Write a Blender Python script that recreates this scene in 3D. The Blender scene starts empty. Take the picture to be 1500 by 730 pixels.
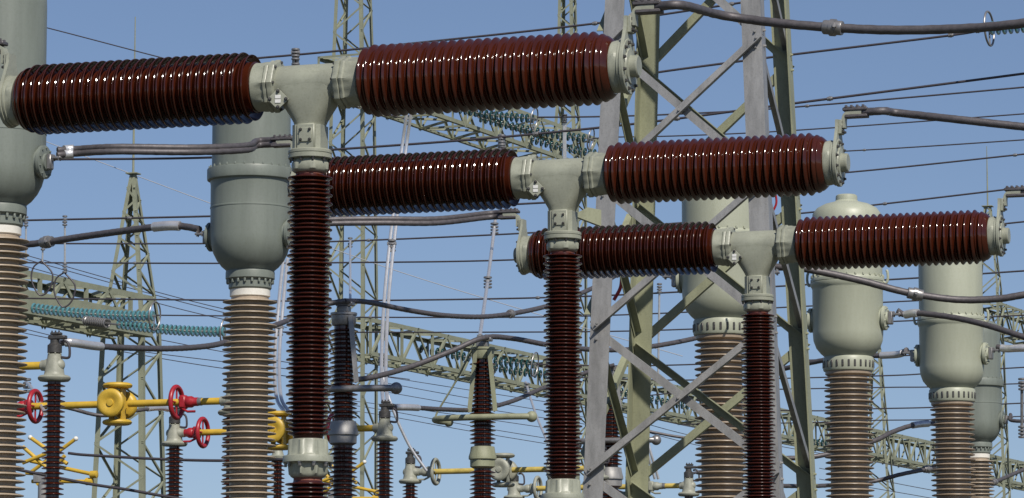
import bpy, math, random
from math import sin, cos, pi, radians as R, atan, tan, sqrt
from mathutils import Matrix, Vector
random.seed(7)
V = Vector
SC = bpy.context.scene
COL = SC.collection

# ------------------------------------------------------------------ camera
F, HZ = 5400.0, 1045.0                      # focal length and horizon, in photograph pixels
PH = atan((HZ-365)/F)
CAM = V((0, 0, 1.7))
FW, UP, RT = V((0, cos(PH), sin(PH))), V((0, -sin(PH), cos(PH))), V((1, 0, 0))
def P(x, y, D):
    return CAM + (FW + RT*((x-750)/F) + UP*((365-y)/F))*D
def zz(y, D):
    return 1.7 + (HZ-y)*D*cos(PH)/F
cam = bpy.data.cameras.new('camera'); co = bpy.data.objects.new('camera', cam); COL.objects.link(co)
cam.lens = F/1500*36; cam.sensor_width = 36; cam.clip_end = 5000
co.location = CAM; co.rotation_euler = (pi/2+PH, 0, 0); SC.camera = co

TH = R(18.1)                                # the conductors' direction: to the right and towards the camera
AX = V((cos(TH), -sin(TH), 0))
BX = V((sin(R(23)), cos(R(23)), 0))         # the gantries' direction: away from the camera

# ------------------------------------------------------------------ materials
def mat(name, col, rough=.5, metal=0, var=.12, scale=3.0, streak=1.0, bump=0.0, bscale=60, coat=0, col2=None, spec=.5, rvar=0.0, trans=0, speck=1.3):
    m = bpy.data.materials.new(name); m.use_nodes = True
    nt = m.node_tree; N = nt.nodes; L = nt.links; b = N['Principled BSDF']
    b.inputs['Roughness'].default_value = rough; b.inputs['Metallic'].default_value = metal
    b.inputs['Coat Weight'].default_value = coat; b.inputs['Coat Roughness'].default_value = .06
    b.inputs['Specular IOR Level'].default_value = spec
    b.inputs['Transmission Weight'].default_value = trans
    tc = N.new('ShaderNodeTexCoord'); mp = N.new('ShaderNodeMapping'); L.new(tc.outputs['Object'], mp.inputs[0])
    mp.inputs['Scale'].default_value = (1, 1, streak)
    nz = N.new('ShaderNodeTexNoise'); nz.inputs['Scale'].default_value = scale; nz.inputs['Detail'].default_value = 6; nz.inputs['Roughness'].default_value = .65
    L.new(mp.outputs[0], nz.inputs['Vector'])
    rp = N.new('ShaderNodeValToRGB'); L.new(nz.outputs['Fac'], rp.inputs[0])
    c2 = col2 or tuple(c*(1-2.2*var) for c in col)
    rp.color_ramp.elements[0].position = .32; rp.color_ramp.elements[1].position = .62
    rp.color_ramp.elements[0].color = (*c2, 1); rp.color_ramp.elements[1].color = (*col, 1)
    # fine speckle of grime
    n2 = N.new('ShaderNodeTexNoise'); n2.inputs['Scale'].default_value = scale*14; n2.inputs['Detail'].default_value = 4
    L.new(tc.outputs['Object'], n2.inputs['Vector'])
    r2 = N.new('ShaderNodeValToRGB'); r2.color_ramp.elements[0].position = .28; r2.color_ramp.elements[1].position = .5
    g = 1-speck*var; r2.color_ramp.elements[0].color = (g, g, g*.97, 1); r2.color_ramp.elements[1].color = (1, 1, 1, 1)
    L.new(n2.outputs['Fac'], r2.inputs[0])
    mx = N.new('ShaderNodeMix'); mx.data_type = 'RGBA'; mx.blend_type = 'MULTIPLY'; mx.inputs[0].default_value = 1
    L.new(rp.outputs[0], mx.inputs[6]); L.new(r2.outputs[0], mx.inputs[7]); L.new(mx.outputs[2], b.inputs['Base Color'])
    if rvar:
        mr = N.new('ShaderNodeMapRange'); mr.inputs[3].default_value = max(.02, rough-rvar); mr.inputs[4].default_value = rough+rvar
        L.new(n2.outputs['Fac'], mr.inputs[0]); L.new(mr.outputs[0], b.inputs['Roughness'])
    if bump:
        nb = N.new('ShaderNodeTexNoise'); nb.inputs['Scale'].default_value = bscale; nb.inputs['Detail'].default_value = 5
        L.new(tc.outputs['Object'], nb.inputs['Vector'])
        bp = N.new('ShaderNodeBump'); bp.inputs['Strength'].default_value = bump; bp.inputs['Distance'].default_value = .01
        L.new(nb.outputs['Fac'], bp.inputs['Height']); L.new(bp.outputs[0], b.inputs['Normal'])
    return m

M = dict(
    brown=mat('brown glaze', (.052, .0108, .0045), .10, var=.12, scale=4, bump=.02, bscale=25, spec=.55, rvar=.035),
    cement=mat('cement', (.22, .075, .05), .85, var=.15, scale=30, bump=.4, bscale=160),
    beige=mat('beige porcelain', (.40, .325, .24), .38, var=.10, scale=5, rvar=.08),
    beige2=mat('tan porcelain', (.30, .232, .165), .4, var=.12, scale=5, rvar=.08),
    white=mat('white ceramic band', (.68, .66, .60), .5, var=.06),
    paint=mat('grey green paint', (.292, .303, .240), .42, var=.10, scale=4.5, bump=.05, bscale=90, rvar=.08),
    tank=mat('tank grey green paint', (.18, .203, .176), .45, var=.13, speck=.45, scale=3.2, streak=.10, bump=.04, bscale=50, rvar=.08),
    tank2=mat('tank pale green paint', (.355, .372, .288), .45, var=.08, speck=.5, scale=2.6, streak=.15, bump=.03, bscale=50, rvar=.07),
    galv=mat('galvanised steel', (.335, .33, .322), .48, .35, var=.17, scale=7, streak=.25, bump=.05, bscale=120, rvar=.12),
    olive=mat('olive painted steel', (.275, .285, .185), .55, var=.13, scale=4, streak=.3, bump=.05, bscale=80, rvar=.1),
    far=mat('pale olive steel', (.24, .255, .18), .6, var=.10, scale=3),
    cable=mat('aluminium cable weathered', (.115, .105, .11), .5, .3, var=.15, scale=20, bump=.2, bscale=200),
    wire=mat('weathered wire', (.06, .052, .06), .5, .2, var=.08, scale=10),
    palewire=mat('pale wire', (.42, .42, .43), .5, .3, var=.05),
    alu=mat('bright aluminium', (.66, .66, .67), .35, .6, var=.08, scale=12, rvar=.1),
    steel=mat('dull steel', (.30, .29, .285), .4, .6, var=.15, scale=18, rvar=.12, bump=.1),
    bolt=mat('dark bolt', (.10, .095, .09), .45, .5, var=.2, scale=40),
    yellow=mat('yellow paint', (.56, .365, .04), .45, var=.09, scale=8, rvar=.1, bump=.05),
    paleyellow=mat('faded yellow paint', (.52, .40, .10), .5, var=.12, scale=8),
    red=mat('red paint', (.36, .018, .028), .38, var=.12, scale=8, rvar=.1, bump=.05),
    head=mat('cast grey paint', (.31, .315, .255), .5, var=.12, scale=10, bump=.1, bscale=70),
    teal=mat('dark green glass', (.005, .042, .04), .2, var=.05, spec=.7),
    aqua=mat('pale green glass', (.10, .30, .33), .28, var=.05, spec=.7, trans=.35),
    plate=mat('white label plate', (.62, .62, .6), .4, var=.08, scale=40),
    concrete=mat('concrete', (.36, .35, .32), .85, var=.12, scale=4, bump=.3, bscale=40),
    gravel=mat('gravel', (.085, .085, .06), .9, var=.18, scale=.8, bump=.6, bscale=14),
)

# ------------------------------------------------------------------ mesh builder
def frame(a, hint=None):
    a = a.normalized(); h = hint or (V((0, 0, 1)) if abs(a.z) < .9 else V((1, 0, 0)))
    x = (h - a*h.dot(a)).normalized(); y = a.cross(x)
    return x, y, a
def axisM(o, a, hint=None):
    x, y, z = frame(V(a), hint)
    return Matrix(((x.x, y.x, z.x, o[0]), (x.y, y.y, z.y, o[1]), (x.z, y.z, z.z, o[2]), (0, 0, 0, 1)))
def T(x, y, z): return Matrix.Translation((x, y, z))

def smooth(pts, n=8):
    pts = [V(p) for p in pts]
    if len(pts) < 3: return [pts[0].lerp(pts[1], i/n) for i in range(n+1)]
    out = []
    for i in range(len(pts)-1):
        p0 = pts[i-1] if i else pts[0]*2-pts[1]; p1, p2 = pts[i], pts[i+1]
        p3 = pts[i+2] if i+2 < len(pts) else p2*2-p1
        for k in range(n):
            t = k/n
            out.append(.5*((2*p1)+(p2-p0)*t+(2*p0-5*p1+4*p2-p3)*t*t+(3*p1-p0-3*p2+p3)*t**3))
    out.append(pts[-1]); return out

class MB:
    def __init__(s): s.v = []; s.f = []; s.m = []
    def add(s, vs, fs, Mx=None, mi=0):
        o = len(s.v); s.v += [tuple(Mx @ V(p)) if Mx else tuple(p) for p in vs]
        for f in fs: s.f.append([i+o for i in f]); s.m.append(mi)
        return s
    def lathe(s, prof, Mx=None, seg=32, mi=0, mis=None):
        # profile entries: r, z[, lobe amplitude, lobes]
        vs, fs, ms = [], [], []
        n = len(prof)
        for e in prof:
            r, z = e[0], e[1]
            for k in range(seg):
                a = 2*pi*k/seg; rr = r
                if len(e) > 2: rr = r + e[2]*max(0, cos(e[3]*a))**2
                vs.append((rr*cos(a), rr*sin(a), z))
        for i in range(n-1):
            for k in range(seg):
                k2 = (k+1) % seg
                fs.append((i*seg+k2, i*seg+k, (i+1)*seg+k, (i+1)*seg+k2))
        o = len(s.v); s.v += [tuple(Mx @ V(p)) if Mx else p for p in vs]
        for q, f in enumerate(fs):
            s.f.append([i+o for i in f]); s.m.append(mis[q//seg] if mis else mi)
        s.f.append([o+k for k in range(seg)]); s.m.append(mi)
        s.f.append([o+(n-1)*seg+k for k in reversed(range(seg))]); s.m.append(mi)
        return s
    def tube(s, pts, r, seg=10, mi=0, lobes=0, lamp=.0, twist=0):
        pts = [V(p) for p in pts]; n = len(pts)
        tg = [(pts[min(i+1, n-1)]-pts[max(i-1, 0)]).normalized() for i in range(n)]
        x, y, _ = frame(tg[0]); o = len(s.v); L = 0
        for i in range(n):
            if i: L += (pts[i]-pts[i-1]).length
            x = (x - tg[i]*x.dot(tg[i])).normalized(); y = tg[i].cross(x)
            rr = r[i] if isinstance(r, (list, tuple)) else r
            for k in range(seg):
                a = 2*pi*k/seg; q = rr
                if lobes: q = rr*(1-lamp+lamp*abs(cos(lobes*.5*(a+twist*L)))*1.6)
                s.v.append(tuple(pts[i]+x*(q*cos(a))+y*(q*sin(a))))
        for i in range(n-1):
            for k in range(seg):
                k2 = (k+1) % seg
                s.f.append([o+i*seg+k, o+i*seg+k2, o+(i+1)*seg+k2, o+(i+1)*seg+k]); s.m.append(mi)
        s.f.append([o+k for k in reversed(range(seg))]); s.m.append(mi)
        s.f.append([o+(n-1)*seg+k for k in range(seg)]); s.m.append(mi)
        return s
    def torus(s, Mx, R_, r, seg=40, sub=10, mi=0, sx=1):
        vs = [((R_+r*cos(2*pi*j/sub))*cos(2*pi*i/seg)*sx, (R_+r*cos(2*pi*j/sub))*sin(2*pi*i/seg), r*sin(2*pi*j/sub)) for i in range(seg) for j in range(sub)]
        fs = [(i*sub+j, ((i+1) % seg)*sub+j, ((i+1) % seg)*sub+(j+1) % sub, i*sub+(j+1) % sub) for i in range(seg) for j in range(sub)]
        return s.add(vs, fs, Mx, mi)
    def ball(s, c, r, mi=0, seg=18):
        pr = [(max(1e-4, r*sin(pi*i/10)), -r*cos(pi*i/10)) for i in range(11)]
        return s.lathe(pr, T(*c), seg, mi)
    def box(s, c, sz, Mx=None, b=.004, mi=0):
        hx, hy, hz = sz[0]/2, sz[1]/2, sz[2]/2; h = (hx, hy, hz); b = min(b, .45*min(h))
        vs = []; ix = {}
        for sx in (-1, 1):
            for sy in (-1, 1):
                for sz_ in (-1, 1):
                    for ax in range(3):
                        sg = (sx, sy, sz_)
                        ix[(sx, sy, sz_, ax)] = len(vs)
                        vs.append(tuple(c[k]+sg[k]*(h[k] if k == ax else h[k]-b) for k in range(3)))
        fs = []
        def key(ax, sa, p, q):
            sg = [0, 0, 0]; sg[ax] = sa; sg[(ax+1) % 3] = p; sg[(ax+2) % 3] = q
            return tuple(sg)
        for ax in range(3):
            for sa in (-1, 1):
                ring = [key(ax, sa, p, q) for p, q in ((-1, -1), (1, -1), (1, 1), (-1, 1))]
                if sa < 0: ring.reverse()
                fs.append([ix[k+(ax,)] for k in ring])
        for ax in range(3):          # edges parallel to ax
            a1, a2 = (ax+1) % 3, (ax+2) % 3
            for p in (-1, 1):
                for q in (-1, 1):
                    k0, k1 = key(ax, -1, p, q), key(ax, 1, p, q)
                    f = [ix[k0+(a1,)], ix[k1+(a1,)], ix[k1+(a2,)], ix[k0+(a2,)]]
                    if p*q > 0: f.reverse()
                    fs.append(f)
        for sx in (-1, 1):
            for sy in (-1, 1):
                for sz_ in (-1, 1):
                    f = [ix[(sx, sy, sz_, k)] for k in range(3)]
                    if sx*sy*sz_ < 0: f.reverse()
                    fs.append(f)
        return s.add(vs, fs, Mx, mi)
    def extr(s, poly, z0, z1, Mx=None, mi=0):
        n = len(poly); vs = [(p[0], p[1], z0) for p in poly]+[(p[0], p[1], z1) for p in poly]
        fs = [list(reversed(range(n))), list(range(n, 2*n))]+[(k, (k+1) % n, n+(k+1) % n, n+k) for k in range(n)]
        return s.add(vs, fs, Mx, mi)
    def lbar(s, p, q, w, t, e1, e2, mi=0):
        p, q = V(p), V(q); a = (q-p).normalized()
        e1 = (V(e1)-a*a.dot(V(e1))).normalized(); e2 = V(e2)-a*a.dot(V(e2)); e2 = (e2-e1*e2.dot(e1)).normalized()
        poly = [(0, 0), (w, 0), (w, t), (t, t), (t, w), (0, w)]; n = 6
        vs = [p+e1*x+e2*y for x, y in poly]+[q+e1*x+e2*y for x, y in poly]
        fs = [list(reversed(range(n))), list(range(n, 2*n))]+[(k, (k+1) % n, n+(k+1) % n, n+k) for k in range(n)]
        if e1.cross(e2).dot(a) < 0: fs = [list(reversed(f)) for f in fs]
        return s.add(vs, fs, None, mi)
    def bolt(s, c, a, r, h, mi=0):
        return s.lathe([(r*1.5, 0), (r*1.5, h*.25), (r, h*.26), (r, h*.9), (r*.8, h)], axisM(c, a), 6, mi)
    def build(s, name, mats, parent=None, ang=38, loc=None):
        me = bpy.data.meshes.new(name)
        if loc is not None:
            l = V(loc); s.v = [tuple(V(p)-l) for p in s.v]
        me.from_pydata(s.v, [], s.f)
        for m in (mats if isinstance(mats, (list, tuple)) else [mats]): me.materials.append(M[m])
        me.polygons.foreach_set('material_index', s.m)
        me.polygons.foreach_set('use_smooth', [True]*len(me.polygons))
        me.validate(); me.update(); me.set_sharp_from_angle(angle=R(ang))
        o = bpy.data.objects.new(name, me); COL.objects.link(o)
        if loc is not None: o.location = loc
        if parent: o.parent = parent
        return o

def tag(o, label=None, cat=None, group=None, kind=None):
    for k, v in (('label', label), ('category', cat), ('group', group), ('kind', kind)):
        if v: o[k] = v
    return o
def empty(name, loc, rz=0, label=None, cat=None, group=None):
    o = bpy.data.objects.new(name, None); COL.objects.link(o); o.location = loc; o.rotation_euler = (0, 0, rz)
    o.empty_display_size = .3
    return tag(o, label, cat, group)
def copy_tree(o, parent=None):
    c = o.copy(); COL.objects.link(c); c.parent = parent
    for ch in list(o.children): copy_tree(ch, c)
    return c

# ------------------------------------------------------------------ setting
g = MB(); g.add([(-900, -300, 0), (900, -300, 0), (900, 2500, 0), (-900, 2500, 0)], [(0, 1, 2, 3)])
tag(g.build('ground', 'gravel'), kind='structure')

# ------------------------------------------------------------------ insulator profiles
def sheds(c, s_, z0, pitch, n, th, droop, alt=0.0, sgn=-1, tip=None):
    """profile of n sheds starting at z0 and running in direction sgn"""
    pr = []
    for i in range(n):
        z = z0 + sgn*pitch*i; s = s_ - (alt if i % 2 else 0); d = s-c
        for r, dz in ((c, 0), (c+.10*d, .10*droop+.0), (c+.55*d, .52*droop), (s-th*.6, droop-th*.02), (s-th*.15, droop+th*.16), (s, droop+th*.5), (s-th*.15, droop+th*.84),
                      (s-th*.6, droop+th), (c+.45*d, droop*.62+th*1.25), (c+.10*d, droop*.3+th*1.75), (c, droop*.3+th*2.3)):
            pr.append((r, z + sgn*dz))
    pr.append((c, z0+sgn*pitch*n)); return pr

# ------------------------------------------------------------------ circuit breakers
U = 28.2/F                                    # metres per photograph pixel at the nearest breaker
ZT = 1.7 + 921*28.2*cos(PH)/F                 # height of the horizontal axis
# one large and one small skirt-shaped shed: radius and distance from the tee side, in pixels
SHED = ((38, 3), (38.5, 8), (42, 7.4), (47, 4.6), (50.5, 1.4), (51.8, .1), (52.6, 0), (53, .8), (52.7, 1.8), (51, 3.5), (48, 5.8), (45, 7.8), (43.5, 9.2), (43.2, 10.4),
        (44.5, 9.6), (46, 7.9), (46.9, 7.0), (47.6, 7.0), (48, 7.7), (47.6, 8.5), (46, 10.0), (43, 12.4), (40.5, 14.6), (39, 16), (38, 16.3))
def make_breaker():
    r = empty('circuit_breaker', (0, 0, 0))
    X = V((1, 0, 0))
    # two horizontal interrupters, built along +x or -x
    for sg in (-1, 1):
        Mx = axisM((0, 0, ZT), (sg, 0, 0))
        c, s, z0, pit, n = 38*U, 53*U, 89*U, 13.3*U, 27
        pr = [(33*U, 78*U), (34*U, 84*U), (c, 85*U), (c, 89*U)]
        for i in range(n+1):
            z = z0 + i*pit; sr = s - (4*U if i in (0, n) else 0)
            for rr, dz in SHED:
                pr.append((min(rr, rr-(4 if i in (0, n) else 0)*max(0, (rr-42)/11))*U, z+dz*U))
        e = z0+(n+1)*pit-2*U
        pr += [(c, e+5*U), (34*U, e+6*U), (33*U, e+7*U), (32*U, e+12*U)]
        mis = [1 if i < 1 or i >= len(pr)-3 else 0 for i in range(len(pr)-1)]
        MB().lathe(pr, Mx, 72, mis=mis).build('interrupter_porcelain', ['brown', 'cement'], r)
        # fixing collar on the tee
        k = MB().lathe([(31*U, 46*U), (35.5*U, 47*U, 3*U, 8), (36.5*U, 48.5*U, 3*U, 8), (36.5*U, 55*U, 3*U, 8), (35*U, 56*U)], Mx, 64)
        k.lathe([(35*U, 56.5*U, 3*U, 8), (36*U, 58*U, 3*U, 8), (36*U, 61.5*U, 3*U, 8), (34*U, 63.5*U, 3.2*U, 8), (34*U, 70*U, 3.2*U, 8), (35.5*U, 77*U, 0, 8), (36*U, 82*U), (34*U, 84*U)], Mx, 64)
        for j in range(8):
            a = 2*pi*(j+.5)/8+.39
            k.bolt(Mx @ V((35*U*cos(a), 35*U*sin(a), 48.5*U)), (-sg, 0, 0), 2.0*U, 4.5*U, 1)
        k.build('porcelain_collar', ['paint', 'bolt'], r)
        # end cap, flange, hub
        q = e
        cp = MB().lathe([(33*U, q+1*U), (36*U, q+2*U), (37*U, q+5*U), (37*U, q+9*U, 1.5*U, 5), (36*U, q+14*U, 3*U, 5), (36.5*U, q+17*U), (38*U, q+18*U), (38*U, q+21*U), (36*U, q+22*U)], Mx, 60)
        cp.build('end_cap', 'paint', r)
        fl = MB().lathe([(39*U, q+21.8*U), (40*U, q+22.5*U), (40*U, q+27*U), (39*U, q+28*U), (26*U, q+28*U), (25*U, q+30*U), (17*U, q+30*U), (16*U, q+30.5*U), (15.5*U, q+40*U), (14*U, q+41.5*U), (3*U, q+41.5*U)], Mx, 48)
        for j in range(12):
            a = 2*pi*(j+.5)/12
            fl.bolt(Mx @ V((34*U*cos(a), 34*U*sin(a), q+28*U)), (sg, 0, 0), 2.1*U, 4*U, 1)
        fl.build('end_flange', ['paint', 'bolt'], r)
        # terminal tongue rising from the flange: local frame y' = arm axis
        poly = []
        for a_ in range(0, 181, 12):
            a = pi+R(a_); poly.append((39*U*cos(a), 39*U*sin(a)))
        poly += [(34*U, 20*U), (22*U, 40*U), (13*U, 58*U), (12*U, 72*U), (-12*U, 72*U), (-13*U, 58*U), (-22*U, 40*U), (-34*U, 20*U)]
        Mt = Matrix(((0, 0, 1, sg*(q+24.5*U)), (1, 0, 0, 0), (0, 1, 0, ZT), (0, 0, 0, 1)))
        t = MB().extr(poly, -2.5*U, 2.5*U, Mt)
        t.box((sg*(q+29.5*U), 0, ZT+60*U), (6*U, 20*U, 24*U), None, .004)
        for by in (-6, 6):
            for bz in (52, 60, 68): t.bolt((sg*(q+32.5*U), by*U, ZT+bz*U), (sg, 0, 0), 2.2*U, 4.5*U, 1)
        # cranked bar to the cable clamp
        pth = [(sg*(q+35*U), ZT+58*U), (sg*(q+35*U), ZT+72*U), (sg*(q+38*U), ZT+80*U), (sg*(q+45*U), ZT+83*U), (sg*(q+66*U), ZT+83*U)]
        pp = smooth([V((a, 0, b)) for a, b in pth], 6)
        o = len(t.v)
        for i, p in enumerate(pp):
            tgt = (pp[min(i+1, len(pp)-1)]-pp[max(i-1, 0)]).normalized(); nn = V((tgt.z, 0, -tgt.x))
            for yy, hh in ((-8, -3), (8, -3), (8, 3), (-8, 3)): t.v.append(tuple(p+V((0, yy*U, 0))+nn*hh*U))
        for i in range(len(pp)-1):
            for k2 in range(4):
                f = [o+i*4+k2, o+i*4+(k2+1) % 4, o+(i+1)*4+(k2+1) % 4, o+(i+1)*4+k2]
                t.f.append(f if sg > 0 else f[::-1]); t.m.append(0)
        t.f.append([o+3, o+2, o+1, o]); t.m.append(0)
        t.build('terminal_plate', ['paint', 'bolt'], r)
        cl = MB().box((sg*(q+55*U), 0, ZT+89.2*U), (42*U, 20*U, 6*U), None, .008)
        cl.box((sg*(q+57*U), 0, ZT+77.4*U), (38*U, 20*U, 5*U), None, .008)
        for bx in (40, 49, 59, 69):
            for by in (-7, 7):
                cl.bolt((sg*(q+bx*U), by*U, ZT+92*U), (0, 0, 1), 2.4*U, 4*U, 0)
        cl.build('cable_clamp', 'cable', r)
    # tee housing
    b = MB().lathe([(29*U, -47.5*U), (29.5*U, -30*U), (29.5*U, 30*U), (29*U, 47.5*U)], axisM((0, 0, ZT), (1, 0, 0)), 48)
    secs = [(0, 47, 29.4, .28), (-8, 46.6, 29.2, .32), (-16, 45.2, 28.8, .4), (-25, 42, 28, .5), (-33, 38, 27, .6), (-41, 33, 25.8, .66), (-49, 28, 24.4, .7), (-56, 24, 23.2, .74), (-61, 22, 22, .76), (-65, 21, 21.5, .78)]
    o = len(b.v); sg_ = 40
    for z, hx, hy, e in secs:
        for k in range(sg_):
            a = 2*pi*k/sg_; ca, sa = cos(a), sin(a)
            b.v.append((math.copysign(abs(ca)**e, ca)*hx*U, math.copysign(abs(sa)**e, sa)*hy*U, ZT+z*U))
    for i in range(len(secs)-1):
        for k in range(sg_):
            k2 = (k+1) % sg_; b.f.append([o+i*sg_+k2, o+i*sg_+k, o+(i+1)*sg_+k, o+(i+1)*sg_+k2]); b.m.append(0)
    th = b.build('tee_housing', 'paint', r, ang=50)
    # inspection plate (diamond) with a white label
    Md = T(-38*U, -33*U, ZT-25*U) @ Matrix.Rotation(R(14), 4, 'Z') @ Matrix.Rotation(R(45), 4, 'Y')
    d = MB().box((0, 0, 0), (23*U, 3*U, 23*U), Md, .003)
    d.lathe([(7*U, 0), (7*U, 7*U)], Md @ axisM((0, 0, 0), (0, 1, 0)), 16)
    for sx in (-1, 1):
        for sz in (-1, 1): d.bolt(Md @ V((sx*8.4*U, -1.5*U, sz*8.4*U)), Md.to_3x3() @ V((0, -1, 0)), 2*U, 4*U, 1)
    ip = d.build('diamond_plate', ['paint', 'bolt'], th)
    Ml = T(-38*U, -33*U, ZT-25*U) @ Matrix.Rotation(R(14), 4, 'Z')
    MB().box((0, -2.1*U, 3.2*U), (8.5*U, 1*U, 5.4*U), Ml, .001).box((0, -2.1*U, -3.2*U), (8.5*U, 1*U, 5.4*U), Ml, .001).build('data_label', 'plate', th)
    # neck
    nk = MB()
    pl = [(-20, -14), (-14, -20), (14, -20), (20, -14), (20, 14), (14, 20), (-14, 20), (-20, 14)]
    nk.extr([(x*U*1.1, y*U*1.1) for x, y in pl], ZT-99*U, ZT-62*U)
    nk.box((2*U, -20.5*U, ZT-80*U), (29*U, 10*U, 38*U), None, .012)
    nk.box((2.5*U, -26*U, ZT-78*U), (20*U, 3*U, 21*U), None, .004)
    for sx in (-1, 1):
        for sz in (-1, 1): nk.bolt(((2.5+sx*7)*U, -27.5*U, ZT-(78+sz*7.5)*U), (0, -1, 0), 1.7*U, 3*U, 1)
    nk.lathe([(30*U, -111*U), (32*U, -110*U), (32*U, -104.4*U), (31*U, -103.8*U), (31*U, -103.2*U), (32*U, -102.6*U), (32*U, -99*U), (30.5*U, -97.5*U), (24*U, -97*U)], T(0, 0, ZT), 48)
    for j in range(10):
        a = 2*pi*j/10+.2; nk.bolt((28.7*U*cos(a), 28.7*U*sin(a), ZT-110.5*U), (0, 0, -1), 1.8*U, 5*U, 1)
    nk.build('neck', ['paint', 'bolt'], r)
    def cap(z, up):
        # cast cap gripping the porcelain: z = flange joint, up = -1 for the cap below the joint
        q = MB().lathe([(27*U, z+up*0*U), (27*U, z+up*7*U, 2*U, 6), (26*U, z+up*16*U, 2.4*U, 6), (24*U, z+up*19*U), (22*U, z+up*20*U)][::-1] if up > 0 else
                       [(24*U, z), (27*U, z-7*U, 2*U, 6), (26*U, z-16*U, 2.4*U, 6), (24*U, z-19*U), (22*U, z-20*U)], T(0, 0, ZT), 60)
        return q
    cap(-111*U, -1).build('column_cap', 'paint', r)
    # upper support column
    c, s = 22*U, 33.2*U
    def column(z0, n, pit, name):
        pr = [(20.5*U, z0+9*U), (21*U, z0+3*U), (c, z0+1*U)] + sheds(c, s, z0, pit, n, 2.5*U, .9*U, alt=3.8*U)
        e = z0-pit*n
        pr += [(21.5*U, e-2*U), (21.5*U, e-9*U)]
        mis = [1 if i < 1 or i >= len(pr)-2 else 0 for i in range(len(pr)-1)]
        MB().lathe(pr, T(0, 0, ZT), 60, mis=mis).build(name, ['brown', 'cement'], r)
        return e
    e = column(-137*U, 60, 6.33*U, 'support_porcelain')
    # joint between upper and lower column
    j = MB().lathe([(22*U, e-3*U), (27*U, e-4*U), (27.5*U, e-6*U, 3.2*U, 8), (28.5*U, e-24*U, 3.2*U, 8), (31*U, e-27*U), (36*U, e-28*U), (36.5*U, e-29*U), (36.5*U, e-37*U), (35*U, e-38*U),
                    (30*U, e-38.5*U), (28.5*U, e-40*U, 3*U, 8), (27*U, e-54*U, 3*U, 8), (25*U, e-58*U), (22*U, e-60*U)], T(0, 0, ZT), 96)
    for k in range(10):
        a = 2*pi*k/10+.31; j.bolt((32.5*U*cos(a), 32.5*U*sin(a), ZT+e-37.5*U), (0, 0, -1), 2.4*U, 6.5*U, 1)
    j.build('column_joint', ['paint', 'steel'], r)
    e2 = column(e-67*U, 60, 6.33*U, 'support_porcelain')
    zb = ZT+e2
    p = MB().lathe([(22*U, zb-.02), (29*U, zb-.03), (30*U, zb-.1), (40*U, zb-.11), (40*U, zb-.15), (30*U, zb-.16)], None, 48)
    p.box((0, 0, zb-.40), (.62, .52, .46), None, .02)
    p.build('drive_box', 'paint', r)
    st = MB()
    for sx in (-1, 1):
        for sy in (-1, 1):
            st.lbar((sx*.30, sy*.25, .02), (sx*.30, sy*.25, zb-.17), .07, .008, (-sx, 0, 0), (0, -sy, 0))
    st.box((0, 0, .012), (.8, .7, .024), None, .004)
    st.build('pedestal', 'galv', r)
    return r

BRK = []
blabels = ['brown T-shaped circuit breaker nearest the camera, its tall column standing left of the others',
           'brown T-shaped circuit breaker in the middle of the diagonal row of three breakers',
           'brown T-shaped circuit breaker farthest back at the right, partly before the steel tower']
for i, (x, y, D) in enumerate(((455, 124, 28.2), (824, 258.5, 33.0), (1109, 361, 37.93))):
    o = make_breaker() if i == 0 else copy_tree(BRK[0])
    p = P(x, y, D); o.location = (p.x, p.y, 0); o.rotation_euler = (0, 0, -TH)
    tag(o, blabels[i], 'circuit breaker', 'brown T-shaped circuit breakers in a diagonal row'); BRK.append((o if i else o))
def bpt(i, x, y, z):      # a point of breaker i in world space (pixels of the nearest breaker, relative to its axis)
    o = BRK[i]; l = o.location
    return V((l.x, l.y, ZT)) + AX*(x*U) + V((sin(TH), cos(TH), 0))*(y*U) + V((0, 0, z*U))

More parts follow.
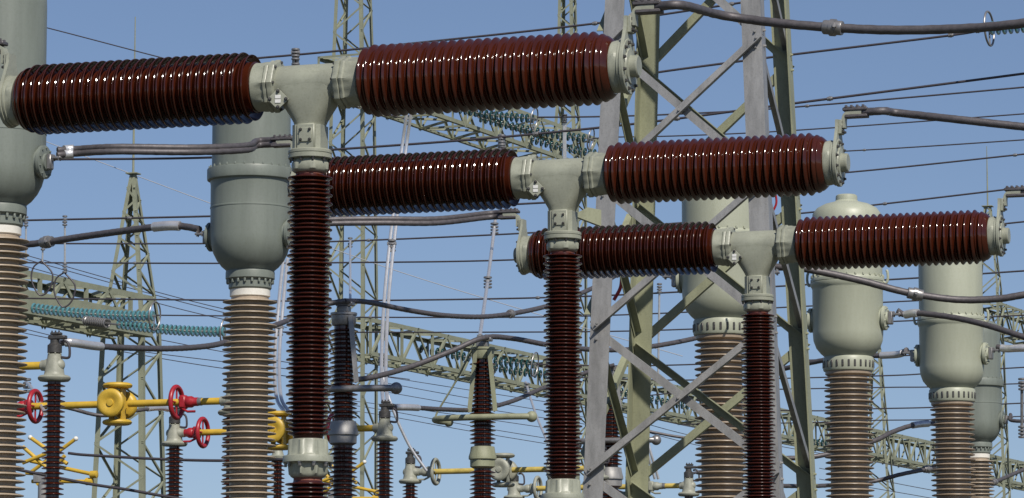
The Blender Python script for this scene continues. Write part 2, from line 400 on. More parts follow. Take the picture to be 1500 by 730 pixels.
# ------------------------------------------------------------------ cables and wires
def cable(name, pts, r, label, cat, matn='cable', group=None, twin=0, clamps=(), n=10, strands=True, ferr=(), offs=None):
    """flexible conductor through world points; twin = spacing of two parallel strands of the bundle"""
    pts = [V(p) for p in pts]
    sm = smooth(pts, n)
    if strands:
        fine = []
        for a, b in zip(sm, sm[1:]):
            k = max(1, int((b-a).length/.035))
            for q in range(k): fine.append(a.lerp(b, q/k))
        fine.append(sm[-1])
    else: fine = sm
    loc = sm[len(sm)//2]
    off = [V((0, 0, 0))] if not twin else [V((0, 0, twin/2)), V((0, 0, -twin/2))+V((0, -twin*.4, 0))]
    root = None
    for k, of in enumerate(off):
        m = MB()
        if strands: m.tube([p+of for p in fine], r, 18, lobes=9, lamp=.10, twist=9/(r*60))
        else: m.tube([p+of for p in fine], r, 8)
        if k == 0:
            o = m.build(name, matn, None, 60, loc); root = tag(o, label, cat, group)
        else:
            c = m.build('second_strand', matn, root, 60, loc); c.matrix_parent_inverse = Matrix.Identity(4); c.location = (0, 0, 0)
    for f in clamps:
        i = min(len(fine)-2, max(0, int(f*(len(fine)-1)))); p = (fine[i]+fine[i+1])/2; a = (fine[i+1]-fine[i]).normalized()
        m = MB(); w = r*1.55 if not twin else r*1.5
        for of in off:
            m.lathe([(w, -2.2*r), (w*1.05, -2*r), (w*1.05, -.7*r), (w*1.25, -.6*r), (w*1.25, .6*r), (w*1.05, .7*r), (w*1.05, 2*r), (w, 2.2*r)], axisM(p+of, a), 14)
        if twin: m.box((0, 0, 0), (1.2*r, 1.2*r, twin), axisM(p, V((0, 0, 1)), a), .002)
        m.bolt(p+V((0, -w, 0)), (0, -1, 0), .5*r, r)
        c = m.build('clamp', 'steel', root, 38, loc); c.location = (0, 0, 0)
    for f0, f1 in ferr:        # compression sleeves
        i0, i1 = int(f0*(len(fine)-1)), int(f1*(len(fine)-1)); m = MB()
        for of in off:
            m.tube([q+of for q in fine[i0:i1+1:max(1, (i1-i0)//6)]], r*1.45, 14)
        c = m.build('compression_sleeve', 'alu', root, 38, loc); c.location = (0, 0, 0)
    return root

def slant(x, D0): return D0/(1+.31*(x-750)/F)
def wire(pts, D0, label, r=.013, matn='wire', clamps=(), group='overhead wires', k=None):
    q = [P(x, y, slant(x, D0)) for x, y in pts]
    return cable('overhead_wire', q, r, label, 'overhead wire', matn, group, strands=False, clamps=clamps, n=8)

RC = .034
# from each breaker's right-hand terminal
q = 464.4
cable('flexible_conductor', [bpt(0, q+60, 0, 84), bpt(0, q+100, 0, 84)] + [P(x, y, D) for x, y, D in ((1060, 23, 28.1), (1160, 36, 27.9), (1290, 44, 27.6), (1410, 42, 27.3), (1500, 34, 27.0), (1640, 12, 26.7), (2100, -70, 25.4))], RC,
      'thick dark braided conductor sagging from the nearest breaker across the top right', 'cable', group='thick conductors from the breaker ends', clamps=(.30,))
cable('flexible_conductor', [bpt(1, q+60, 0, 84), bpt(1, q+100, 0, 84)] + [P(x, y, D) for x, y, D in ((1310, 165, 32.5), (1400, 175, 32.2), (1500, 186, 32), (1640, 200, 31.7), (2100, 240, 30.5))], RC,
      'thick dark conductor leaving the middle breaker to the right edge', 'cable', group='thick conductors from the breaker ends')
cable('flexible_conductor', [bpt(2, q+60, 0, 84), bpt(2, q+100, 0, 84)] + [P(x, y, D) for x, y, D in ((1560, 282, 37), (1660, 290, 36.6), (2100, 330, 35.4))], RC,
      'short visible end of thick conductor leaving the farthest breaker at right edge', 'cable', group='thick conductors from the breaker ends')

# ------------------------------------------------------------------ instrument transformers
def make_ct(kind):
    r = empty('current_transformer', (0, 0, 0))
    if kind == 'a':
        D = 38.0; m = 'tank'; por = 'beige'
        k = D/F
        prof = [(2, 93), (21, 93), (23, 96), (23, 103), (40, 106), (52, 113), (57, 126), (57.5, 140), (57.5, 246), (64, 247.5), (64.5, 249), (64.5, 262), (64, 264), (60, 266), (59, 271), (59, 303.6), (59.6, 304), (59.6, 306), (59, 306.4), (59, 348), (57.8, 360), (54.5, 372), (49, 383), (42, 392), (36, 397), (35, 399)]
        col = [(34, 398.5), (35.5, 399), (36, 401), (36, 410), (35, 411), (33, 411.5), (31.5, 413), (31.5, 424), (29, 427)]
        band = [(29.5, 426.5), (29.5, 436), (27, 437.5)]
        ys, pit, core, shr, th, dr = 441, 8.75, 27.5, 40, 1.5, 2.6; alt = 1.6; yb = 930
        bossz, bossr = 345, 19
    else:
        D = 50.8; m = 'tank2'; por = 'beige2'
        k = D/F
        prof = [(2, 282), (13, 282.3), (15.5, 284), (16, 287), (16, 291), (18, 293), (33, 297), (44, 303), (50, 311), (51.3, 322), (51.3, 406), (53.5, 408), (54.2, 410), (54.2, 413), (53.2, 413.6), (54.2, 414.4), (54.2, 419), (52.5, 421.5), (51.6, 424), (51.6, 488), (50.6, 500), (46.5, 511), (40, 519), (36, 522.5), (35, 524)]
        col = [(33, 523.5), (35.5, 524), (37, 526), (37, 534), (37, 543), (36, 545), (33, 546)]
        band = [(34, 545.8), (34, 550), (31, 552)]
        ys, pit, core, shr, th, dr = 555, 8.1, 27.5, 36, 1.7, 1.6; alt = 1.0; yb = 900
        bossz, bossr = 468, 15.5
    z = lambda y: zz(y, D)
    t = MB().lathe([(a*k, z(b)) for a, b in prof][::-1], None, 72)
    yf = 246 if kind == 'a' else 406
    rf = (61.3 if kind == 'a' else 52.6)*k
    for j in range(28):
        a = 2*pi*j/28; t.bolt((rf*cos(a), rf*sin(a), z(yf+.8)), (0, 0, 1), 1.2*k, 3.6*k)
    to = t.build('tank', m, r)
    if kind == 'b':
        # slotted collar and lifting lugs
        c = MB().lathe([(a*k, z(b)) for a, b in col][::-1], None, 72)
        for j in range(26):
            a = 2*pi*(j+.5)/26
            c.box((0, 0, 0), (2.2*k, 3.0*k, 10*k), Matrix.Rotation(a, 4, 'Z') @ T(36.9*k, 0, z(535.5)), .004, 1)
        c.build('clamping_collar', [m, 'bolt'], r)
        for sg in (-1, 1):
            l = MB()
            pp = smooth([V((sg*53*k, 0, z(414))), V((sg*58*k, 0, z(416))), V((sg*60.5*k, 0, z(409))), V((sg*60*k, 0, z(400))), V((sg*58.5*k, 0, z(397)))], 5)
            l.tube(pp, 2.0*k, 8)
            l.build('lifting_lug', m, r)
    else:
        c = MB().lathe([(a*k, z(b)) for a, b in col][::-1], None, 64)
        for j in range(20):
            a = 2*pi*(j+.5)/20
            c.box((0, 0, 0), (4.5*k, 3.2*k, 6*k), Matrix.Rotation(a, 4, 'Z') @ T(32.8*k, 0, z(414.5)), .004, 1)
        c.build('clamping_collar', [m, 'tank'], r)
    MB().lathe([(a*k, z(b)) for a, b in band][::-1], None, 64).build('sealing_band', 'white' if kind == 'a' else 'beige2', r)
    n = int((yb-ys)/pit)
    pr = [(core*k, z(ys-4))] + sheds(core*k, shr*k, z(ys), pit*k, n, th*k, dr*k, alt=alt*k)
    MB().lathe(pr, None, 72).build('porcelain', por, r)
    zb = pr[-1][1]
    b = MB().lathe([(46*k, zb-.34), (46*k, zb-.30), (34*k, zb-.28), (34*k, zb-.02), (30*k, zb+.01)], None, 48)
    b.build('base_tank', m, r)
    s = MB()
    for sx in (-1, 1):
        for sy in (-1, 1): s.lbar((sx*.34, sy*.34, .02), (sx*.28, sy*.28, zb-.34), .09, .009, (-sx, 0, 0), (0, -sy, 0))
    for sx in (-1, 1):
        s.lbar((sx*.338, -.33, .1), (sx*.285, .29, zb-.4), .05, .006, (0, 0, 1), (sx, 0, 0))
    s.build('pedestal', 'galv', r)
    # side terminals
    rb = (59 if kind == 'a' else 51.6)*k
    for sg in (-1, 1):
        zc = z(bossz); Mx = axisM((0, 0, zc), (sg, 0, 0))
        b = MB().lathe([(bossr*k, rb-9*k), (bossr*k, rb+1*k), ((bossr+2.5)*k, rb+1.4*k), ((bossr+2.5)*k, rb+5.5*k), ((bossr+1.5)*k, rb+6*k), (bossr*.6*k, rb+6.4*k), (bossr*.58*k, rb+9*k)], Mx, 40)
        for j in range(10):
            a = 2*pi*j/10; b.bolt(Mx @ V(((bossr-.5)*k*cos(a), (bossr-.5)*k*sin(a), rb+5.8*k)), (sg, 0, 0), 1.1*k, 2.4*k)
        b.build('terminal_boss', m, r)
        p = MB().box((sg*(rb+12*k), 0, zc), (7*k, 10*k, (20 if kind == 'a' else 19)*k), None, .01)
        p.box((sg*(rb+20*k), 0, zc+5*k), (16*k, 9*k, 3*k), None, .004)
        for bx in (17, 25):
            for by in (-2.6, 2.6):
                p.bolt((sg*(rb+bx*k), by*k, zc+6.4*k), (0, 0, 1), 1.1*k, 3*k); p.bolt((sg*(rb+bx*k), by*k, zc+3.6*k), (0, 0, -1), 1.1*k, 2.4*k)
        p.build('terminal_clamp', 'steel', r)
    return r
CT = {}
ctspec = [('a', -1, 240, 33.1, 'large grey green bushing-topped transformer cut off by the left edge, pale ribbed porcelain below'),
          ('a', 367, 345, 38.0, 'grey green transformer tank on pale ribbed porcelain just left of the nearest breaker column'),
          ('b', 1056, 412, 46.0, 'pale green transformer tank on tan ribbed porcelain seen through the steel tower'),
          ('b', 1242, 468, 50.8, 'pale green transformer with domed top and tan ribbed porcelain right of the tower'),
          ('b', 1394, 523, 55.8, 'pale green transformer under the right end of the farthest breaker, ahead of a darker one'),
          ('a', 1431, 622, 62.0, 'darker grey green transformer half hidden behind the pale one near the right edge')]
src = {}
for i, (kd, x, y, D, lab) in enumerate(ctspec):
    o = copy_tree(src[kd]) if kd in src else make_ct(kd)
    src.setdefault(kd, o)
    p = P(x, y, D); o.location = (p.x, p.y, 0); o.rotation_euler = (0, 0, -TH); CT[i] = o
    tag(o, lab, 'transformer', 'current transformers in two diagonal rows')
def ctt(i, sg, dz=0, ex=22):
    kd = ctspec[i][0]; k = (38.0 if kd == 'a' else 50.8)/F
    rb = (59 if kd == 'a' else 51.6)*k; z = zz(345, 38.0) if kd == 'a' else zz(468, 50.8)
    l = CT[i].location
    return V((l.x, l.y, z+5*k+dz)) + AX*(sg*(rb+ex*k))

def conn(a, b, mids): return [a]+mids+[b]
cable('flexible_conductor', [ctt(0, 1, .045), P(112, 222, 33.0), P(170, 219, 32.8), P(280, 220, 32.9), P(360, 217, 33.4), bpt(1, -q-100, 0, 83.5), bpt(1, -q-60, 0, 84)], .028,
      'grey twin conductor joining the left edge transformer to the middle breaker', 'cable', group='conductors between transformers and breakers', twin=.045, ferr=((.06, .14),))
cable('flexible_conductor', [ctt(1, 1, .045), P(448, 329, 37.9), P(480, 325, 37.9), P(560, 324, 38), P(640, 324, 38.3), bpt(2, -q-100, 0, 83.5), bpt(2, -q-60, 0, 84)], .028,
      'grey twin conductor running left from the farthest breaker behind the nearest column', 'cable', group='conductors between transformers and breakers', twin=.045, ferr=((.1, .2),))
cable('flexible_conductor', [ctt(1, -1, .05), P(270, 332, 38.4), P(245, 331, 38.5), P(200, 336, 38.8), P(120, 347, 39.4), P(60, 356, 39.8), P(0, 362, 40.2), P(-90, 368, 41), P(-420, 380, 44)], .036,
      'thick dark conductor reaching the left terminal of the grey transformer from the left edge', 'cable', ferr=((.06, .12),), clamps=(.27,))
cable('flexible_conductor', [ctt(3, 1, .05), P(1325, 461, 50.6), P(1345, 459, 50.4), P(1400, 466, 50), P(1450, 478, 49.6), P(1500, 494, 49.2), P(1600, 525, 48.6), P(1950, 620, 46.5)], .04,
      'dark conductor drooping right from the dome topped transformer across its neighbour', 'cable', ferr=((.065, .12),))
cable('flexible_conductor', [P(1130, 391, 47.5), P(1170, 393, 47.4), P(1200, 398, 47.4), P(1260, 411, 47.4), P(1330, 429, 47.4), P(1400, 439, 47.4), P(1460, 438, 47.3), P(1500, 432, 47.2), P(1600, 414, 47), P(1950, 330, 46)], .045,
      'thick dark conductor sagging in front of the two pale transformers below the farthest breaker arm', 'cable', clamps=(.24, .46))
cable('flexible_conductor', [ctt(4, 1, .05), P(1475, 511, 55.5), P(1500, 510, 55.3), P(1600, 508, 55), P(1900, 500, 53.5)], .04,
      'short conductor leaving the right terminal of the pale transformer at the right edge', 'cable', ferr=((.04, .2),))
cable('flexible_conductor', [ctt(4, -1, .05), P(1318, 519, 56.4), P(1290, 521, 56.6), P(1230, 524, 57), P(1150, 540, 57.8), P(1100, 556, 58.5)], .038,
      'dark conductor at the left terminal of the rightmost pale transformer, passing behind its neighbour', 'cable', ferr=((.08, .25),))
cable('flexible_conductor', [ctt(5, 1, .05), P(1490, 617, 61.5), P(1600, 612, 61), P(1850, 600, 60)], .03, 'short conductor on the terminal of the darker hidden transformer at right edge', 'cable')

# ------------------------------------------------------------------ big steel tower
def make_tower():
    D = 42.1; c = P(1027, 500, D); rz = -R(15.2)
    r = empty('lattice_tower', (c.x, c.y, 0), rz, 'heavy four legged steel tower with bolted cross bracing behind the breakers', 'lattice tower')
    w0 = 1.115; z0 = 4.15; sl = .039
    w = lambda z: w0 - sl*(z-z0)
    ztop = 21
    LW = .225
    def corner(sx, sy, z): return V((sx*w(z), sy*w(z), z))
    for sx, sy in ((-1, -1), (1, -1), (-1, 1), (1, 1)):
        m = MB().lbar(corner(sx, sy, .05), corner(sx, sy, ztop), LW, .018, (-sx, 0, 0), (0, -sy, 0))
        lv = [4.32+1.63*k for k in range(-2, 10)]
        mt = 'galv' if sy < 0 else 'olive'
        for zl in lv:                                   # bolts at the nodes
            for dz in (-.09, .09):
                for ox in (.075,):
                    p = corner(sx, sy, zl+dz)
                    m.bolt(p+V((-sx*ox, sy*.0, 0)), (0, sy, 0), .013, .03)
                p = corner(sx, sy, zl+dz+.03); m.bolt(p+V((0, -sy*.1, 0)), (sx, 0, 0), .013, .03)
        m.box((sx*w(.05), sy*w(.05), .025), (.5, .5, .05), None, .005)
        m.build('leg', mt, r)
    lv = [1.06]+[4.32+1.63*k for k in range(-1, 10)]
    for k in range(len(lv)-1):
        za, zb = lv[k]+.10, lv[k+1]-.02
        for sy in (-1, 1):
            mt = 'galv' if sy < 0 else 'olive'
            for sx in (-1, 1):
                a, b = corner(-sx, sy, za), corner(sx, sy, zb)
                a += V((sx*.10, 0, 0)); b -= V((sx*.10, 0, 0))
                off = V((0, sy*(.004 if sx > 0 else -.024), 0))
                a += off; b += off
                ax_ = (b-a).normalized(); e1 = V((-ax_.z, 0, ax_.x))*(1 if sx > 0 else -1); e1 = e1 if (e1.z < 0) == (sx < 0) else -e1
                m = MB().lbar(a-ax_*.10-e1*.045, b+ax_*.10-e1*.045, .09, .009, e1, (0, sy if sx > 0 else -sy, 0))
                md = a.lerp(b, .5)
                m.bolt(md+V((0, sy*(.0 if sx < 0 else .009), 0)), (0, sy, 0), .013, .03)
                for e_, s_ in ((a, 1), (b, -1)):
                    for dd in (-.05,): m.bolt(e_+ax_*s_*dd+V((0, sy*.009, 0)), (0, sy, 0), .012, .028)
                m.build('brace', mt, r)
        for sx in (-1, 1):
            for sy in (-1, 1):
                a, b = corner(sx, -sy, za+.10), corner(sx, sy, zb-.06)
                a += V((0, sy*.08, 0)); b -= V((0, sy*.12, 0))
                if sy > 0 and sx > 0: continue
                wb = .08
                off = V((sx*(.004 if sy > 0 else -.024), 0, 0)); a += off; b += off
                ax_ = (b-a).normalized(); e1 = V((0, -ax_.z, ax_.y)); e1 = e1 if e1.z < 0 else -e1
                m = MB().lbar(a-ax_*.06-e1*wb*.5, b+(ax_*.06 if sy < 0 else ax_*0)-e1*wb*.5, wb, .008, e1, (sx if sy > 0 else -sx, 0, 0))
                m.build('brace', 'olive' if sx < 0 else 'galv', r)
    return r
make_tower()

# ------------------------------------------------------------------ masts and gantry beams
def mast(name, x, D, prof, pan, label, rod=0, rz=-R(18), lw=.09, bw=.05, group=None, arms=True):
    """prof = [(z, half width)...]; pan = panel height / width"""
    c = P(x, 500, D)
    r = empty(name, (c.x, c.y, 0), rz, label, 'lattice mast', group)
    def w(z):
        for (z0, w0), (z1, w1) in zip(prof, prof[1:]):
            if z <= z1: return w0+(w1-w0)*(z-z0)/(z1-z0)
        return prof[-1][1]
    zt = prof[-1][0]
    cr = lambda sx, sy, z: V((sx*w(z), sy*w(z), z))
    for sx, sy in ((-1, -1), (1, -1), (-1, 1), (1, 1)):
        m = MB()
        for (z0, w0), (z1, w1) in zip(prof, prof[1:]):
            m.lbar(cr(sx, sy, z0), cr(sx, sy, z1), lw if w1 > .12 else lw*.7, .012, (-sx, 0, 0), (0, -sy, 0))
        m.build('leg', 'far', r)
    z = 3.6; n = 0
    while z < zt-.12:
        h = max(.28, 2*w(z)*pan); z1 = min(zt, z+h)
        for fx, fy in ((0, -1), (0, 1), (-1, 0), (1, 0)):
            s = 1 if n % 2 else -1
            if fx: a, b = cr(fx, -s, z), cr(fx, s, z1)
            else: a, b = cr(-s, fy, z), cr(s, fy, z1)
            nn = V((fx, fy, 0))
            a += nn*.004; b += nn*.004
            ax_ = (b-a).normalized(); e1 = ax_.cross(nn)
            MB().lbar(a-e1*bw*.5, b-e1*bw*.5, bw, .006, e1, -nn).build('brace', 'far', r)
        z = z1; n += 1
    if rod:
        m = MB().box((0, 0, zt+.01), (2*w(zt)+.16, 2*w(zt)+.16, .03), None, .004)
        m.tube([(0, 0, zt), (0, 0, zt+rod*.5), (0, 0, zt+rod)], [.03, .024, .012], 8)
        m.build('lightning_rod', 'far', r)
    f = MB().box((0, 0, .15), (2*w(0)+.5, 2*w(0)+.5, .3), None, .02); f.build('footing', 'concrete', r)
    return r
SP = V((sin(R(24)), cos(R(24)), 0))
def beam(name, p0, length, w, h, label, pan=1.0, d=None, solid=False, cw=.10, group='lattice gantry beams'):
    """box lattice beam starting at p0 (centre of its lower face) and running along d"""
    d = d or SP; sdir = V((d.y, -d.x, 0))
    r = empty(name, p0, math.atan2(d.y, d.x), label, 'gantry beam', group)
    c = lambda u, s, t: V((u, s*w/2, t*h))
    for s in (-1, 1):
        for t in (0, 1):
            m = MB()
            if solid and t == 0:
                m.box((length/2, s*w/2, .26), (length, .05, .52), None, .006); m.box((length/2, s*w/2*.86, .012), (length, .16, .03), None, .004)
            else: m.lbar(c(0, s, t), c(length, s, t), cw, .012, (0, -s, 0), (0, 0, 1-2*t))
            m.build('chord', 'far', r)
    n = max(2, int(length/(h*pan))); st = length/n
    for i in range(n):
        u0, u1 = i*st, (i+1)*st; f = i % 2
        for s in (-1, 1):
            a, b = (c(u0, s, f), c(u1, s, 1-f)); o_ = V((0, s*.004, 0)); a += o_; b += o_
            MB().lbar(a, b, cw*.62, .007, (0, -s, 0), (0, 0, -1)).build('brace', 'far', r)
            if i % 2 == 0:
                MB().lbar(c(u0, s, 0)+V((0, s*.004, 0)), c(u0, s, 1)+V((0, s*.004, 0)), cw*.6, .007, (1, 0, 0), (0, -s, 0)).build('brace', 'far', r)
        for t in (0, 1):
            k = (0, 0, -.004 if t == 0 else .004); s = 1 if f else -1
            MB().lbar(c(u0, -s, t)+V(k), c(u1, s, t)+V(k), cw*.55, .006, (0, 0, 1-2*t), (1, 0, 0)).build('brace', 'far', r)
            if i % 2 == 0: MB().lbar(c(u0, -1, t)+V(k), c(u0, 1, t)+V(k), cw*.5, .006, (0, 0, 1-2*t), (1, 0, 0)).build('brace', 'far', r)
    return r
mast('lattice_mast', 192, 86.0, [(0, .86), (10.6, .53), (14.25, .06)], .62, 'slender green lattice mast ending in a tall lightning rod at left', rod=3.75, group='lattice masts', lw=.125, bw=.05)
mast('lattice_mast', 515, 90.0, [(0, .52), (12, .50), (16.5, .44), (21, .30)], .8, 'tall green lattice mast rising behind the tee of the nearest breaker', group='lattice masts', lw=.085, bw=.042)
mast('lattice_mast', 832, 102.0, [(0, .45), (16, .43), (18.5, .26), (24, .16)], .85, 'green lattice mast whose narrow top rises above the nearest breaker right arm', group='lattice masts', lw=.085, bw=.042)
mast('lattice_mast', 1283, 126.0, [(0, .75), (9, .50), (15, .08)], .8, 'thin far lattice mast between the two pale transformers at right', group='lattice masts')
mast('lattice_mast', 1450, 138.0, [(0, .80), (17.5, .42), (20.6, .12)], .8, 'far lattice mast with lightning rod above the right end of the farthest breaker', rod=2.3, group='lattice masts')
# lower gantry run, upper gantry run, left gantry, right upper gantry
p0 = P(516, 522, 89.6); pb = V((p0.x, p0.y, p0.z)); beam('gantry_beam', pb, 60, 1.0, .92, 'long green lattice gantry beam receding to the right behind the disconnectors', pan=.95)
p0 = P(500, 137, 89.4); beam('gantry_beam', p0, 15.5, 1.3, .95, 'high green lattice gantry beam seen from below between the upper and middle breaker arms', pan=1.0)
p0 = P(-120, 438, 77); beam('gantry_beam', p0, 8.9, 1.1, .95, 'green gantry beam with deep solid lower girders meeting the left mast', solid=True, pan=.95, cw=.13)
p0 = P(1440, 482, 136.5); beam('gantry_beam', p0, 16, 1.2, 1.0, 'far green lattice gantry beam at the right edge above the hidden transformer')

# ------------------------------------------------------------------ insulator strings
_disc = {}
def string(a, b, n, matn, label, ring=None, sag=.0, rd=.115, group='glass insulator strings', spring=False, hook=True):
    a, b = V(a), V(b)
    r = empty('insulator_string', a, 0, label, 'insulator string', group)
    pts = []
    for i in range(n):
        t = (i+.7)/(n+.4); pts.append((b-a)*t + V((0, 0, -sag*4*t*(1-t))))
    for i in range(n):
        d = (pts[min(i+1, n-1)]-pts[max(0, i-1)])
        if matn not in _disc:
            m = MB().lathe([(.028, -.06), (.034, -.05), (.034, -.01), (.045, -.014), (.075, -.016), (.105, -.027), (.12, -.018), (.125, .0), (.12, .016), (.105, .026), (.075, .018), (.045, .014), (.034, .012), (.022, .016), (.020, .06)], None, 18, mis=[1, 1, 1]+[0]*9+[1, 1])
            _disc[matn] = m.build('glass_disc', [matn, 'steel'], r); o = _disc[matn]
        else:
            o = _disc[matn].copy(); COL.objects.link(o); o.parent = r
        o.matrix_local = axisM(pts[i], d) @ Matrix.Scale(rd/.125, 4)
    MB().tube([(0, 0, 0), pts[0]*.6, pts[0]], .022, 6).build('end_fitting', 'steel', r)
    MB().tube([pts[-1], (pts[-1]+(b-a))*.5, (b-a)], .022, 6).build('end_fitting', 'steel', r)
    if ring:
        e = pts[-1]; d = (b-a).normalized()
        m = MB().torus(axisM(e+d*.05, d), ring, .018, 32, 8)
        x, y, z = frame(d); m.tube([e+d*.05, e+d*.05-x*ring], .014, 6)
        m.build('grading_ring', 'steel', r)
    return r
# (pixel ends and depths)
S = [((45, 451, 79), (228, 463, 78.1), 28, 'aqua', 'pale green glass insulator string at left, upper one, across the solid gantry beam', .30, .05),
     ((170, 474, 79), (332, 486, 78.2), 25, 'aqua', 'pale green glass insulator string at left, lower one, in front of the left mast', .30, .05),
     ((640, 152, 92), (785, 174, 91.2), 19, 'teal', 'dark green glass insulator string, topmost under the nearest breaker right arm', .27, .08),
     ((700, 172, 95), (868, 204, 94.1), 22, 'teal', 'dark green glass insulator string, middle one under the high gantry beam', .27, .08),
     ((775, 203, 98), (890, 227, 97.3), 16, 'teal', 'dark green glass insulator string ending behind the middle breaker tee', .27, .06),
     ((612, 510, 93), (786, 534, 92.1), 22, 'teal', 'dark green glass insulator string on the long gantry beam, left of the middle column', .30, .06),
     ((700, 533, 96), (840, 552, 95.2), 19, 'teal', 'dark green glass insulator string on the long gantry beam running behind the middle column', .30, .06),
     ((905, 573, 104), (1035, 598, 103.2), 17, 'teal', 'dark green glass insulator string behind the tower, on the long gantry beam', .30, .06),
     ((1150, 640, 118), (1215, 650, 117.5), 10, 'teal', 'short visible dark glass insulator string beside the dome topped transformer', None, .04),
     ((1560, 30, 59.6), (1447, 42, 60.1), 12, 'aqua', 'clear glass insulator string at the top right corner with a steel ring', .28, .02)]
for a, b, n, mt, lab, ring, sag in S:
    string(P(*a), P(*b), n, mt, lab, ring, sag)
# tension spring on the left gantry
sp = MB(); a, b = P(125, 470, 78.5), P(158, 474, 78); d = (b-a); x, y, z = frame(d)
sp.tube([a+d*(i/120)+(x*cos(i*.63)+y*sin(i*.63))*.085 for i in range(121)], .02, 6)
sp.tube([a-d*.4, a, b, b+d*.5], .02, 6)
tag(sp.build('tension_spring', 'steel', None, 38, a), 'coiled steel tension spring beside the lower pale glass string', 'spring')

# ------------------------------------------------------------------ overhead wires
G = 'overhead wires'
wire([(-120, 124), (370, 86), (640, 60), (885, 33), (1060, 8), (1250, -22)], 62, 'dark overhead wire rising over the top of the nearest breaker tee', .019, clamps=(.58, .8))
wire([(650, 136), (880, 117), (1000, 101), (1162, 80), (1385, 53), (1447, 43)], 60, 'dark overhead wire ending at the clear glass string at top right', .019, clamps=(.8, .93))
wire([(60, 234), (308, 231), (480, 220), (700, 204), (880, 187), (1000, 173), (1160, 152), (1500, 108), (1640, 88)], 63, 'long dark overhead wire between the upper and middle breaker arms, climbing to right edge', .021, clamps=(.43, .5, .62, .78))
wire([(787, 172), (880, 171), (1000, 167), (1165, 157), (1500, 128), (1640, 114)], 86, 'dark overhead wire from the topmost dark glass string to the right edge', .02, clamps=(.6,))
wire([(868, 203), (905, 201), (1000, 199), (1167, 191), (1500, 167), (1640, 156)], 88, 'thin dark overhead wire from the middle dark glass string passing above the middle breaker end', .016, clamps=(.55,))
wire([(889, 228), (1000, 232), (1250, 221), (1500, 205), (1640, 194)], 90, 'dark overhead wire meeting the middle breaker end flange, upper of two', .016, clamps=(.5,))
wire([(880, 282), (1000, 272), (1250, 252), (1500, 226), (1640, 211)], 70, 'dark overhead wire below the middle breaker end, climbing to the right edge', .016, clamps=(.72,))
wire([(-120, 327), (38, 323), (308, 317), (480, 311), (700, 302), (820, 296)], 70, 'dark overhead wire left of the grey transformer, uppermost of the left group', .02, clamps=(.17, .3))
wire([(-120, 357), (38, 357), (305, 357), (490, 354), (800, 340), (1135, 316), (1285, 300), (1480, 277), (1640, 257)], 72, 'dark overhead wire running the full width just above the farthest breaker arm', .017, clamps=(.4, .75))
wire([(-120, 384), (40, 385), (320, 386), (495, 385), (747, 381), (1000, 366), (1300, 345), (1500, 325), (1640, 311)], 74, 'dark overhead wire running the full width behind the farthest breaker arm', .017, clamps=(.2, .5))
wire([(-60, 436), (110, 438), (340, 440), (490, 441), (865, 434), (1300, 410), (1500, 397), (1640, 388)], 76, 'dark overhead wire running the full width below the farthest breaker arm', .018, clamps=(.3, .55))
wire([(228, 462), (335, 463), (525, 465), (865, 463), (1295, 443), (1500, 433), (1640, 427)], 76.5, 'dark overhead wire leaving the upper pale glass string and crossing to the right', .015, clamps=(.35, .6))
wire([(332, 486), (530, 487), (865, 486), (1050, 481), (1310, 471), (1500, 462), (1640, 455)], 77, 'dark overhead wire leaving the lower pale glass string and crossing to the right', .015, clamps=(.4, .7))
wire([(786, 534), (942, 536), (1205, 527), (1365, 519), (1500, 512), (1640, 505)], 88, 'dark overhead wire starting at the long beam glass string left of the middle column', .017, clamps=(.6,))
wire([(840, 553), (1000, 557), (1280, 551), (1365, 547), (1470, 540), (1640, 531)], 92, 'dark overhead wire starting at the long beam glass string behind the middle column', .017, clamps=(.7,))
wire([(880, 588), (1020, 574), (1280, 568), (1365, 567), (1470, 563), (1640, 558)], 97, 'dark overhead wire beside both pale transformers, second above the far beam', .016, clamps=(.66,))
wire([(1035, 599), (1200, 602), (1280, 599), (1365, 597), (1470, 592), (1640, 585)], 100, 'dark overhead wire starting at the glass string behind the tower', .018)
wire([(1000, 622), (1200, 619), (1280, 616), (1365, 615), (1470, 611), (1640, 606)], 104, 'dark overhead wire just above the far gantry beam at right', .016)
wire([(100, 664), (130, 667), (240, 673), (330, 675), (420, 673), (500, 670)], 55, 'dark wire sagging low behind the brown post insulators at left', .022)
wire([(-60, 672), (30, 689), (125, 708), (190, 718), (240, 727), (330, 742)], 52, 'dark wire falling to the right along the bottom left corner', .022)
tn = [((-60, 346), (38, 374), (260, 436), (420, 474)), ((-60, 352), (38, 380), (260, 441), (420, 480)), ((-60, 364), (40, 391), (260, 452), (420, 488)),
      ((-60, 455), (40, 483), (150, 507), (335, 531), (480, 547)), ((-60, 462), (40, 489), (200, 519), (335, 541), (480, 558)), ((230, 497), (335, 517), (480, 540), (600, 556))]
tl = ['first of the bundle of thin wires slanting down from the left edge, the highest', 'second of the bundle of thin wires slanting down from the left edge', 'third thin wire slanting down from the left edge, lowest of its bundle of three',
      'thin slanting wire passing under the left gantry beam, upper of a pair', 'thin slanting wire passing under the left gantry beam, lower of a pair', 'thin wire sloping from the left mast to behind the nearest column']
for p, l in zip(tn, tl): wire(p, 95, l, .011, group='thin slanting wires')
